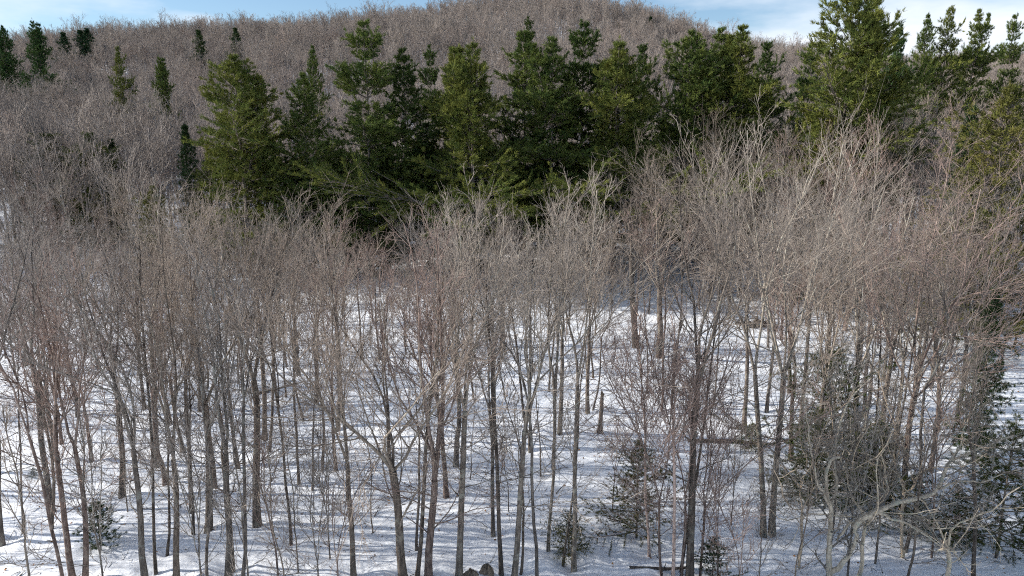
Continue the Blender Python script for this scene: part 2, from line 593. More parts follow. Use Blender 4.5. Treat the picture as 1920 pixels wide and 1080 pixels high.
def put(name, parts, loc, label, cat='tree', group=None, scale=(1, 1, 1), rot=0.0, wood=(1, 1, 1), leaf=None, tilt=(0, 0)):
    e = bpy.data.objects.new(name, None)
    e.empty_display_size = 0.3
    col.objects.link(e)
    e.location = loc
    e.scale = scale
    e.rotation_euler = (tilt[0], tilt[1], rot)
    tag(e, label, cat, group)
    for pn, me in parts:
        o = link_mesh(pn, me, e)
        c = leaf if (leaf is not None and pn == 'crown') else wood
        o.color = (*c, 1)
    return e


# ------------------------------------------------------------------ the setting: snow covered ground
def build_ground():
    xs = np.concatenate([np.linspace(-1800, -320, 16)[:-1], np.linspace(-320, -75, 28)[:-1], np.arange(-75, 75.01, 0.5), np.linspace(75, 320, 28)[1:], np.linspace(320, 1800, 16)[1:]])
    ys = np.concatenate([np.linspace(-60, 14, 15)[:-1], np.arange(14, 115, 0.5), np.linspace(115, 470, 80), np.linspace(480, 3500, 30)])
    X, Y = np.meshgrid(xs, ys, indexing='ij')
    v = np.stack([X, Y, zg(X, Y)], -1).reshape(-1, 3)
    nx, ny = len(xs), len(ys)
    i, j = np.meshgrid(np.arange(nx - 1), np.arange(ny - 1), indexing='ij')
    a = i * ny + j
    q = np.stack([a, a + ny, a + ny + 1, a + 1], -1).reshape(-1, 4)
    g = Geo()
    g.add(v, q=q)
    o = link_mesh('ground', g.mesh('ground', [M_SNOW]))
    tag(o, kind='structure')
    o['label'] = 'snow covered forest floor rising to the wooded hill'


build_ground()

rs = np.random.default_rng(77)
GREY, WARM, RED, PALE, DARK = (0.97, 0.95, 0.95), (1.04, 0.95, 0.88), (1.06, 0.87, 0.84), (1.25, 1.2, 1.14), (0.66, 0.62, 0.60)

# ------------------------------------------------------------------ single bare trees in the front of the stand
# base px, base py, top px, top py, base radius px, fork, number of leaders, spread, tint, kind, label
NEAR = [
    (3, 1020, -40, 430, 8, .5, 2, .25, GREY, 'm', 'bare tree whose dark trunk stands at the left border of the photo'),
    (97, 955, 25, 395, 9, .42, 3, .30, GREY, 'm', 'grey bare tree rising behind the grey bushy hemlock by the left border'),
    (137, 1088, 75, 520, 9, .45, 3, .30, RED, 'm', 'red-twigged bare tree with a leaning trunk just left of the low fir'),
    (156, 1088, 130, 560, 8, .5, 2, .25, RED, 'm', 'straight bare trunk with reddish twigs rising directly behind the low fir'),
    (272, 1086, 225, 470, 9, .42, 3, .28, GREY, 'm', 'grey bare tree with ascending limbs, first trunk right of the low fir'),
    (296, 870, 270, 350, 8, .5, 2, .25, PALE, 'm', 'pale grey bare tree whose foot stands on the shaded snow bank'),
    (330, 1086, 305, 430, 9, .36, 3, .25, WARM, 'm', 'dark straight bare tree with low side branches, second trunk right of the low fir'),
    (358, 955, 350, 400, 6, .5, 2, .25, WARM, 'm', 'slim bare tree just left of the red-brown double trunk'),
    (388, 990, 385, 372, 10, .40, 3, .25, WARM, 'm', 'stout red-brown bare trunk with a flared foot in sunlit snow'),
    (426, 1086, 410, 470, 10, .40, 2, .25, GREY, 'm', 'bare tree with grey bark cut by the lower border, beside the stout red-brown trunk'),
    (482, 982, 462, 360, 11, .45, 3, .30, WARM, 'm', 'thick dark bare trunk with a pale foot, its crown up against the dark pines'),
    (663, 1078, 625, 440, 8, .35, 3, .30, WARM, 'm', 'many-stemmed bare tree with a swollen lower trunk'),
    (758, 1088, 700, 470, 13, .36, 5, .75, WARM, 's', 'spreading bare tree with long arching grey limbs and a wide low crown'),
    (802, 1088, 850, 410, 12, .30, 2, .12, RED, 'm', 'twin red-brown trunks pressed together, cut by the lower border'),
    (860, 1082, 885, 375, 10, .46, 3, .22, PALE, 'm', 'straight grey-green bare trunk right of the twin red-brown trunks'),
    (925, 1000, 905, 400, 6, .40, 3, .28, GREY, 'm', 'slim bare tree with ascending stems in the middle of the sunlit snow'),
    (963, 1088, 1015, 385, 9, .42, 2, .22, PALE, 'm', 'leaning bare tree that forks into a Y above the sunlit snow'),
    (1028, 1033, 1045, 395, 5, .55, 1, .2, PALE, 'm', 'thin straight bare tree right of the leaning forked one'),
    (1077, 1066, 1092, 345, 7, .50, 2, .2, PALE, 'm', 'tall slim bare tree growing out of a feathery hemlock sapling'),
    (1038, 877, 1052, 420, 5, .5, 2, .2, GREY, 'm', 'thin bare tree farther back with its foot beside a red-brown leaf patch'),
    (1102, 772, 1110, 400, 6, .45, 3, .25, WARM, 'm', 'dark bare trunk standing in blue shade just left of the broken stump'),
    (1193, 650, 1175, 330, 9, .55, 3, .3, DARK, 'm', 'very dark thick trunk standing alone in blue shade below the round crown'),
    (1238, 668, 1232, 285, 9, .34, 5, .62, WARM, 's', 'maple with a dense round grey-pink crown in front of the right pines'),
    (943, 652, 935, 372, 8, .5, 3, .28, DARK, 'm', 'dark trunk far back between sunlit snow patches, middle of the stand'),
    (1293, 1090, 1318, 330, 11, .5, 3, .3, DARK, 'm', 'thick black-barked trunk right beside the white birch'),
    (1433, 1000, 1395, 250, 8, .42, 2, .25, PALE, 'm', 'left stem of the tall pair whose pale crowns reach the yellow-green pine'),
    (1449, 996, 1490, 222, 9, .40, 5, .34, PALE, 'm', 'tall pale vase-shaped bare tree in front of the big yellow-green pine'),
    (1397, 797, 1402, 340, 6, .5, 2, .25, WARM, 'm', 'bare trunk with a leafy foot beside the small round evergreen bush'),
    (1500, 812, 1530, 310, 6, .5, 3, .28, GREY, 'm', 'grey bare tree behind the fallen log, right of the tall pale vase-shaped tree'),
    (1606, 905, 1610, 330, 9, .38, 4, .40, PALE, 'm', 'pale lichen-grey bare tree with forked limbs over the dark evergreens'),
    (1690, 960, 1745, 285, 9, .34, 5, .55, RED, 's', 'broad bare tree with a pinkish fan-shaped crown near the right border'),
    (1745, 880, 1775, 400, 7, .36, 4, .5, WARM, 'm', 'bare tree with tan twigs fanning right toward the dark hemlock at the border'),
    (1827, 1088, 1838, 640, 6, .5, 2, .25, DARK, 'm', 'dark slim trunk before the hemlock in the lower right corner'),
    (1262, 1088, 1258, 610, 5, .62, 2, .2, RED, 'b', 'white birch with a thin chalky trunk and red twigs'),
    (1218, 1040, 1205, 600, 4, .5, 2, .2, RED, 'b', 'slender birch with reddish twigs standing among the grey hemlock boughs'),
    (1612, 1075, 1640, 760, 6, .3, 4, .7, PALE, 'c', 'small pale twisted birch right of the hooked birch top'),
    (1786, 1090, 1765, 850, 7, .25, 3, .8, PALE, 'c', 'stubby pale twisted birch under the long limb in the lower right'),
    (1690, 1040, 1700, 700, 5, .35, 4, .6, WARM, 'c', 'twisted many-branched young birch behind the long pale limb'),
    (1500, 1060, 1520, 700, 4, .3, 4, .5, WARM, 'c', 'brushy young birch left of the hooked birch top'),
    (1243, 1080, 1226, 590, 4, .3, 3, .3, RED, 'm', 'thin red-brown stem just left of the white birch'),
    (1279, 1088, 1292, 600, 4, .35, 3, .3, RED, 'm', 'thin red-brown stem squeezed between the white birch and the black-barked trunk'),
    (1312, 1085, 1345, 640, 4, .3, 3, .35, RED, 'm', 'thin red-brown stem leaning right from the black-barked trunk'),
    (560, 905, 545, 470, 4, .4, 2, .25, WARM, 'm', 'thin bare tree in the snow left of the spreading tree'),
    (630, 880, 610, 480, 5, .4, 3, .3, RED, 'm', 'slim reddish bare tree behind the many-stemmed one'),
    (560, 700, 540, 400, 6, .45, 3, .3, GREY, 'm', 'bare tree beside the snowy log below the dark pines'),
]
MEMO = []
TREEPOS = []
for k, (bx, by, tx, ty, rp, fork, nf, spr, tint, kind, label) in enumerate(NEAR):
    b = ground(bx, by)
    tpt = at(tx, ty, b[1])
    H = tpt[2] - b[2]
    depth = b[1] * CP + (CAM_Z - b[2]) * SP
    r0 = max(0.05, 0.66 * rp / FPX * depth)
    H = float(H)
    big = kind in 'sc'
    d = hardwood(1000 + k * 7, H, fork, nf, spr, r0, (float(tpt[0] - b[0]), rs.uniform(-0.8, 0.8)), dens=0.5 if kind == 'c' else 0.95 if H > 11 else 0.85,
                 ang=0.85 if big else 0.62, reach=0.46 if big else 0.40, side=7 if not big else 3, crook=0.13 if kind == 'c' else 0.05 if big else 0.036, rise=.5 if kind == 'c' else 1.0)
    mats = (M_BIRCH, M_LIMB, M_TWIG) if kind == 'b' else (M_YBIRCH, M_YBIRCH, M_LIMB) if kind == 'c' else (None, None, None)
    parts = hard_meshes(d, mats)
    MEMO.append((parts, H, kind))
    TREEPOS.append((b[0], b[1]))
    put('birch_tree' if kind in 'bc' else 'bare_hardwood_tree', parts, b, label, 'birch' if kind in 'bc' else 'bare tree', 'bare trees in the front of the stand', wood=tint)

# ------------------------------------------------------------------ crowded bare trees behind, and trees rising from below the frame
VAR = []
VSPEC = [(.40, 3, .30, .60, .40, .035, 1.0), (.50, 2, .25, .55, .34, .04, 1.2), (.34, 4, .42, .85, .48, .06, .6), (.45, 3, .30, .60, .40, .03, 1.0), (.60, 1, .2, .75, .34, .04, .7),
         (.30, 5, .50, .80, .46, .055, .8), (.42, 3, .33, .62, .42, .05, 1.0), (.48, 2, .35, .50, .36, .035, 1.4), (.36, 4, .36, .70, .44, .075, .5)]
for k, (fk, nf_, sp_, an_, re_, ck_, ri_) in enumerate(VSPEC):
    d = hardwood(5000 + k, 15.0, fk, nf_, sp_, 0.15, (rs.uniform(-.9, .9), rs.uniform(-.9, .9)), dens=0.88, twig=0.0082, side=5, split=False, ang=an_, reach=re_, crook=ck_, fine=False, rise=ri_)
    VAR.append(hard_meshes(d))
POLE = []
for k in range(7):
    d = hardwood(5800 + k, 11.0, [.72, .6, .8, .66, .5, .7, .55][k], [1, 1, 1, 2, 2, 1, 3][k], .16, [.06, .075, .05, .07, .065, .085, .07][k], (rs.uniform(-1, 1), rs.uniform(-1, 1)), dens=.55, twig=.0095, side=[9, 7, 11, 6, 6, 12, 5][k],
                 split=False, ang=.7, reach=.36, crook=[.04, .06, .03, .05, .05, .035, .06][k], fine=False)
    POLE.append(hard_meshes(d))
SAP = []
for k in range(4):
    d = hardwood(5600 + k, 7.0, .25, [1, 2, 3, 1][k], .22, 0.045, (rs.uniform(-.5, .5), rs.uniform(-.5, .5)), dens=0.6, twig=0.006, side=4, split=False)
    SAP.append(hard_meshes(d))


def free(x, y, r):
    return all((x - a) ** 2 + (y - b) ** 2 > r * r for a, b in TREEPOS)


TINTS = [GREY, WARM, RED, PALE, GREY, WARM, DARK, RED]
count = 0
tries = 0
while count < 150 and tries < 6000:
    tries += 1
    y = 44 + 66 * rs.random() ** 0.85
    x = rs.uniform(-0.9, 0.84) * y
    px = 960 + x / y * FPX
    if not free(x, y, 2.2 if y > 55 else 3.0):
        continue
    if 520 < px < 1180 and y < 52:
        continue
    if 1150 < px < 1560 and y < 66 and rs.random() < 0.75:
        continue
    # the pines' own ground
    if y > 76 and 360 < px < 1230 and rs.random() < 0.85:
        continue
    TREEPOS.append((x, y))
    if px < 350:
        lo, hi = (375, 480) if y < 70 else (290, 390)
    elif px < 1130:
        lo, hi = 385, 560
    elif px < 1260:
        lo, hi = (340, 450) if y < 70 else (270, 360)
    elif px > 1640 and y > 72:
        lo, hi = 110, 270
    else:
        lo, hi = (300, 430) if y < 66 else (205, 330)
    h = float(np.clip(at(px, rs.uniform(lo, hi), y)[2] - zg(x, y), 5.0, 21.0))
    s = h / 15.0
    sh_ = rs.uniform(.55, 1.3)
    put('bare_hardwood_tree', VAR[rs.integers(0, 9)], (x, y, float(zg(x, y))), 'bare hardwood in the crowded stand between the front trunks and the pines', 'bare tree',
        'crowded bare trees before the pines', (s, s, s), rs.uniform(0, 6.28), wood=tuple(c * sh_ for c in TINTS[rs.integers(0, 8)]))
    count += 1

nx_ = 0
tries = 0
while nx_ < 32 and tries < 4000:
    tries += 1
    y = rs.uniform(34, 50)
    px = rs.uniform(-40, 620) if nx_ < 18 else rs.uniform(1500, 1760) if nx_ < 26 else rs.uniform(640, 1130)
    x = (px - 960) / FPX * y
    if not free(x, y, 2.0):
        continue
    TREEPOS.append((x, y))
    h = float(np.clip(at(px, rs.uniform(400, 560), y)[2] - zg(x, y), 7.0, 16.0))
    sz = h / 15.0
    put('bare_hardwood_tree', VAR[[0, 1, 2, 3, 6, 7, 8][rs.integers(0, 7)]], (x, y, float(zg(x, y))), 'bare hardwood of middling size standing just behind the front trunks', 'bare tree',
        'bare trees just behind the front trunks', (sz * 1.1, sz * 1.1, sz), rs.uniform(0, 6.28), wood=TINTS[rs.integers(0, 8)])
    nx_ += 1

for k in range(16):  # out-of-view trees, added so that their shadows stripe the clearing
    y = rs.uniform(28, 52); x = -y * rs.uniform(.80, 1.35)
    if free(x, y, 2.5):
        TREEPOS.append((x, y))
        sz = rs.uniform(.75, 1.05)
        put('bare_hardwood_tree', VAR[rs.integers(0, 9)], (x, y, float(zg(x, y))), 'unseen bare hardwood added beyond the left border to cast shadow into the clearing', 'bare tree', 'bare trees added beyond the left border', (sz, sz, sz), rs.uniform(0, 6.28), wood=GREY)

npole = 0
tries = 0
while npole < 140 and tries < 8000:
    tries += 1
    if npole < 30:
        
        y = rs.uniform(29, 46); x = rs.uniform(-.78, .76) * y; gap_ = 1.6
        if rs.random() < .65:
            k_ = rs.integers(0, len(NEAR)); a_ = rs.uniform(0, 6.28); gap_ = .35
            x, y = TREEPOS[k_][0] + math.cos(a_) * rs.uniform(.5, 1.3), TREEPOS[k_][1] + math.sin(a_) * rs.uniform(.5, 1.3)
    elif npole < 0:
        pass
    else:
        y = rs.uniform(46, 97); x = rs.uniform(-.78, .76) * y; gap_ = 1.5
    px = 960 + x / y * FPX
    if not free(x, y, gap_) or (px > 1780 and y < 46) or (1180 < px < 1480 and 50 < y < 70):
        continue
    TREEPOS.append((x, y))
    lo, hi = (430, 720) if y < 46 else (400, 540)
    if px > 1200 and y > 46:
        lo, hi = 330, 480
    h = float(np.clip(at(px, rs.uniform(lo, hi), y)[2] - zg(x, y), 4.0, 15.0))
    sz = h / 11.0
    wd = sz ** .5
    put('pole_tree', POLE[rs.integers(0, 7)], (x, y, float(zg(x, y))), 'thin dark pole of a young leafless tree on the snow between bigger trunks', 'young tree', 'thin leafless poles among the bigger trunks',
        (wd, wd, sz), rs.uniform(0, 6.28), wood=[DARK, WARM, DARK, GREY, RED][rs.integers(0, 5)], tilt=(rs.normal(0, .035), rs.normal(0, .035)))
    npole += 1

nb_ = 0
tries = 0
while nb_ < 90 and tries < 5000:
    tries += 1
    y = rs.uniform(50, 92)
    x = rs.uniform(-.78, .78) * y
    px = 960 + x / y * FPX
    if not free(x, y, 1.4) or (1180 < px < 1500 and y < 72) or (px > 600 and y < 56 and rs.random() < .6):
        continue
    TREEPOS.append((x, y))
    sz = rs.uniform(.36, .62)
    put('bushy_young_tree', VAR[[2, 5, 8, 0, 6][rs.integers(0, 5)]], (x, y, float(zg(x, y)) - .8), 'low bushy leafless young tree in the tangled middle of the stand', 'young tree', 'bushy young trees in the middle of the stand',
        (sz * 1.15, sz * 1.15, sz), rs.uniform(0, 6.28), wood=[RED, RED, WARM, GREY, DARK][rs.integers(0, 5)])
    nb_ += 1

SAPS = [(955, 960, 790), (935, 958, 800), (620, 1050, 800), (560, 1075, 820), (700, 1000, 780), (1345, 1085, 840), (1370, 985, 800), (240, 960, 760), (420, 900, 700), (520, 1088, 780),
        (600, 1120, 860), (470, 1130, 800), (540, 1140, 830), (640, 1130, 880), (380, 1130, 800), (1420, 1120, 880), (1480, 1130, 850), (1380, 1140, 900), (200, 1120, 800), (60, 1110, 760),
        (880, 900, 720), (1150, 960, 760), (1560, 1000, 700), (1640, 1060, 720), (1700, 1080, 700), (1745, 1050, 720), (1590, 1090, 760), (1660, 960, 640)]
for k, (bx, by, ty) in enumerate(SAPS):
    b = ground(bx, by)
    h = float(at(bx, ty, b[1])[2] - b[2])
    s = h / 7.0
    put('bare_sapling', SAP[k % 4], b, 'slender leafless sapling standing among the front trunks', 'sapling', 'leafless saplings among the front trunks', (s, s, s), rs.uniform(0, 6.28),
        wood=[WARM, RED, GREY, PALE][k % 4])

# ------------------------------------------------------------------ conifers
WP = [con_meshes(conifer(200 + k, 28.0, cb=[.14, .18, .12, .20, .16, .13][k], W=[6.4, 5.3, 5.8, 4.9, 6.6, 5.6][k], gap=[1.75, 1.55, 1.7, 1.5, 1.8, 1.6][k], nb=7, tier=.24, elev0=-0.05, elev1=0.85,
                         tops=[2, 1, 1, 2, 3, 1][k], rough=.19, tuft=.42, blade=.054, nblade=9, prof=.80, dens=1.35, tstep=.27, bare=.25, jit=.045, spr=.34), M_PINE, 'white_pine') for k in range(6)]
SPR = [con_meshes(conifer(300 + k, 14.0, cb=.06, W=[2.9, 2.4, 1.9][k], r0=.15, gap=.40, nb=6, elev0=-.25, elev1=.7, droop=.02, prof=.95, rough=.24, tuft=.28, blade=.036, nblade=9, tstep=.22, bare=.1), M_SPRUCE, 'spruce') for k in range(3)]
HEM = [con_meshes(conifer(340 + k, 14.0, cb=.05, W=[4.0, 3.4][k], r0=.17, gap=.46, nb=5, elev0=.0, elev1=.8, droop=.035, prof=.80, rough=.32, tuft=.26, blade=.034, nblade=9, tstep=.22, bare=.12), M_HEML, 'hemlock') for k in range(2)]

HEMN = [con_meshes(conifer(370 + k, 9.0, cb=.05, W=[3.2, 2.8][k], r0=.12, gap=.50, nb=5, elev0=.05, elev1=.7, droop=.03, prof=.65, rough=.42, tuft=.20, blade=.017, nblade=11, tstep=.14, bare=.15, dens=1.2), M_HEML, 'wispy_hemlock') for k in range(2)]
FIRN = [con_meshes(conifer(380 + k, 5.0, cb=.05, W=1.5, r0=.06, gap=.34, nb=5, elev0=.0, elev1=.9, droop=.0, prof=.9, rough=.30, tuft=.16, blade=.016, nblade=12, tstep=.09, bare=.15, dens=1.2), M_SPRUCE, 'small_fir') for k in range(2)]

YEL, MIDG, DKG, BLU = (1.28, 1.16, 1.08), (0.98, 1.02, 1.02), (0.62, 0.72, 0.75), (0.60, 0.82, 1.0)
# top px, top py, distance, variant, width factor, tint, label
PINES = [
    (438, 108, 81, 0, 1.0, YEL, 'wide yellow-green white pine at the left end of the central pine row'),
    (567, 140, 83, 1, .85, MIDG, 'shorter narrow white pine, second from the left in the central row'),
    (680, 42, 85, 2, .95, MIDG, 'tall pointed white pine, third from the left in the central row'),
    (753, 95, 87, 1, .85, DKG, 'slim dark white pine just right of the tall pointed one'),
    (886, 74, 81, 4, .9, YEL, 'broad yellowish white pine with an uneven many-pointed top'),
    (850, 92, 90, 3, .8, YEL, 'slim pine half hidden behind the broad many-pointed pine'),
    (984, 60, 91, 5, .95, MIDG, 'green white pine right behind the broad many-pointed pine'),
    (1037, 72, 86, 3, .9, MIDG, 'white pine with a bare lower trunk in the middle of the row'),
    (1097, 44, 92, 2, .85, DKG, 'dark pointed pine standing behind the wide layered one'),
    (1162, 72, 85, 4, 1.0, YEL, 'wide layered pine with drooping right boughs at the right end of the row'),
    (1206, 85, 104, 5, .7, DKG, 'dark pine peeping out behind the wide layered pine'),
    (1298, 62, 91, 0, .85, MIDG, 'dense green pine left of the one with a pale bare trunk'),
    (1352, 56, 102, 1, .9, MIDG, 'pointed pine between two denser pines right of the central row'),
    (1392, 50, 89, 3, .95, YEL, 'yellow-green pine with a pale trunk showing through its crown'),
    (1440, 80, 106, 5, .75, DKG, 'dark comb-shaped pine at the right edge of the right pine cluster'),
    (1604, -18, 76, 0, .85, YEL, 'biggest yellow-green white pine, its top cut by the upper border'),
    (1642, -6, 80, 5, .75, YEL, 'second stem of the biggest pine, with a bristly right side'),
    (1522, 84, 108, 2, .6, DKG, 'dark narrow pine just left of the biggest yellow-green pine'),
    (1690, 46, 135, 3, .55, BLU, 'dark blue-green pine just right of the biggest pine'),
    (1741, 30, 150, 1, .62, MIDG, 'slim pine against the sky, first right of the dark blue-green one'),
    (1784, 14, 150, 5, .62, YEL, 'tallest pine of the skyline group in the upper right corner'),
    (1836, 20, 152, 3, .66, PALE, 'pale bristly pine against the sky, next to the tallest of its group'),
    (1903, 30, 155, 2, .6, MIDG, 'pine at the right border with its top against the sky'),
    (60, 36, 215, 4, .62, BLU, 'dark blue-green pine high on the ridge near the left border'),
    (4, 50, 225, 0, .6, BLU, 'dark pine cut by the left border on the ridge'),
    (220, 88, 185, 5, .52, YEL, 'yellow-green pine standing alone among grey hillside trees'),
    (297, 104, 175, 4, .56, MIDG, 'dark flat-layered pine alone on the grey hillside, right of the yellow-green one'),
    (586, 88, 150, 1, .55, MIDG, 'small pine top peeping above the second pine of the central row'),
    (804, 86, 150, 2, .62, DKG, 'grey-green pine farther back in the gap of the central row'),
    (990, 32, 230, 2, .7, DKG, 'dark small pine on the hill above the middle of the row'),
]
for k, (tx, ty, y, v, wf, tint, label) in enumerate(PINES):
    p = at(tx, ty, y)
    zb = float(zg(p[0], y))
    H = p[2] - zb
    s = H / 28.0
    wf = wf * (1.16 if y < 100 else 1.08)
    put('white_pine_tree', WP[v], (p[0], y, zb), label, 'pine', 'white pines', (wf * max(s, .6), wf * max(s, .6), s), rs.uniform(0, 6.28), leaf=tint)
    TREEPOS.append((p[0], y))

# top px, top py, distance, kind, variant, width factor, tint, name, label
CON = [
    (1895, 165, 60, 'h', 0, .95, YEL, 'tall olive hemlock filling the right border'),
    (1822, 208, 66, 's', 2, .9, DKG, 'dark narrow spire of a fir left of the tall olive hemlock'),
    (85, 255, 108, 'h', 1, 1.7, DKG, 'dark hemlock clump under pale birch limbs on the left'),
    (167, 250, 104, 'h', 0, 1.25, MIDG, 'small olive hemlock right of the dark left clump'),
    (208, 262, 112, 's', 1, .9, DKG, 'dark little spruce beside the small olive hemlock'),
    (346, 238, 100, 's', 2, .9, DKG, 'dark thin spire of a spruce left of the wide yellow-green pine'),
    (372, 58, 270, 's', 0, 1.0, MIDG, 'small dark spruce high on the left ridge'),
    (441, 54, 280, 's', 0, 1.05, MIDG, 'small black spruce on the ridge below the round skyline tree'),
    (1160, 42, 330, 's', 1, 1.5, DKG, 'tiny dark spruce on the hill brow above the wide layered pine'),
    (1220, 32, 340, 's', 0, 1.3, DKG, 'tiny black spruce at the right shoulder of the hill'),
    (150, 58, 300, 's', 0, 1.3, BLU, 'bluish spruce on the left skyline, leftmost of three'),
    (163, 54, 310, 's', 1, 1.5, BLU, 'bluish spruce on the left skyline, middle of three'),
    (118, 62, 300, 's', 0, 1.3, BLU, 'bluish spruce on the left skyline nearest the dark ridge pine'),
    (855, 58, 300, 's', 1, 1.3, DKG, 'tiny dark spruce on the hill above the broad many-pointed pine'),
    (1868, 545, 40, 's', 1, .78, MIDG, 'young spruce in sunlight near the right border'),
    (1572, 655, 37, 'w', 1, 1.0, DKG, 'dark evergreen half hidden behind the crooked birch'),
    (1905, 800, 30, 'w', 0, 1.0, DKG, 'bushy hemlock in the lower right corner'),
    (1720, 890, 32, 'w', 1, 1.0, DKG, 'low hemlock under the long pale limb of the crooked birch'),
    (1200, 830, 32, 'w', 1, .95, WARM, 'grey-green hemlock wrapped round the white birch'),
    (178, 945, 30, 'n', 0, 1.5, MIDG, 'low dark fir at the lower left'),
    (62, 880, 37, 'w', 1, 1.3, DKG, 'grey bushy hemlock by the left border'),
    (1340, 1008, 28.6, 'n', 1, 1.2, MIDG, 'little fir sapling cut by the lower border right of the black-barked trunk'),
    (1068, 965, 30, 'w', 0, 1.2, WARM, 'feathery hemlock sapling round the foot of the tall slim tree'),
    (1412, 795, 42, 'w', 1, 1.7, YEL, 'small round evergreen bush beside the fallen log'),
    (1530, 770, 35, 'w', 0, .9, DKG, 'dark wispy hemlock left of the hooked birch top'),
    (1650, 790, 34.5, 'w', 1, 1.0, DKG, 'dark wispy hemlock behind the start of the long pale limb'),
    (1800, 915, 31, 'w', 0, .95, DKG, 'shaded hemlock under the end of the long pale limb'),
    (560, 300, 84, 'h', 0, 1.0, DKG, 'dark hemlock under the second pine of the central row'),
    (640, 290, 86, 'h', 1, 1.0, DKG, 'dark hemlock under the tall pointed pine'),
    (720, 300, 84, 'h', 0, 1.0, DKG, 'dark hemlock under the slim dark pine'),
    (800, 235, 88, 'h', 1, 1.0, BLU, 'blue-green young hemlock in the gap of the central row'),
    (870, 290, 84, 'h', 0, 1.0, DKG, 'dark hemlock under the broad many-pointed pine'),
    (960, 260, 90, 'h', 1, 1.0, BLU, 'blue-green hemlock under the middle pines'),
    (1075, 290, 86, 'h', 0, 1.0, MIDG, 'olive hemlock under the wide layered pine'),
    (470, 290, 84, 'h', 1, 1.0, MIDG, 'olive hemlock under the wide yellow-green pine'),
    (285, 350, 80, 'h', 0, .9, YEL, 'yellow-green young hemlock left below the central row'),
    (1330, 215, 94, 'h', 0, .9, DKG, 'dark hemlock under the right pine cluster'),
    (520, 285, 98, 'h', 1, 1.3, DKG, 'shaded hemlock at the back of the central row between its first two pines'),
    (610, 265, 99, 'h', 0, 1.3, DKG, 'shaded hemlock at the back of the central row left of the tall pointed pine'),
    (700, 262, 100, 'h', 1, 1.3, DKG, 'shaded hemlock at the back of the central row right of the tall pointed pine'),
    (780, 285, 99, 'h', 0, 1.2, DKG, 'shaded hemlock low in the gap of the central row'),
    (910, 255, 100, 'h', 1, 1.3, DKG, 'shaded hemlock behind the broad many-pointed pine'),
    (1010, 270, 98, 'h', 0, 1.3, DKG, 'shaded hemlock behind the pine with a bare lower trunk'),
    (1120, 262, 99, 'h', 1, 1.3, DKG, 'shaded hemlock behind the wide layered pine'),
    (1250, 235, 101, 'h', 0, 1.2, DKG, 'shaded hemlock between the central row and the right pine cluster'),
    (390, 300, 95, 'h', 0, 1.1, MIDG, 'olive hemlock at the left foot of the wide yellow-green pine'),
    (1395, 225, 96, 'h', 1, 1.1, DKG, 'shaded hemlock under the pine with a pale trunk'),
    (1560, 230, 74, 'h', 1, 1.0, YEL, 'yellow-green young hemlock at the foot of the biggest pine'),
]
for k, (tx, ty, y, kind, v, wf, tint, label) in enumerate(CON):
    p = at(tx, ty, y)
    zb = float(zg(p[0], y))
    src, hh = {'h': (HEM, 14.0), 's': (SPR, 14.0), 'w': (HEMN, 9.0), 'n': (FIRN, 5.0)}[kind]
    s = max((p[2] - zb), 0.6) / hh
    hem = kind in 'hw'
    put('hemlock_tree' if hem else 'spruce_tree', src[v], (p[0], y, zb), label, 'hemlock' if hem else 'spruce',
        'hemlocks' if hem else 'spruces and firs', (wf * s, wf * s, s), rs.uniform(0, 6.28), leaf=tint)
    TREEPOS.append((p[0], y))

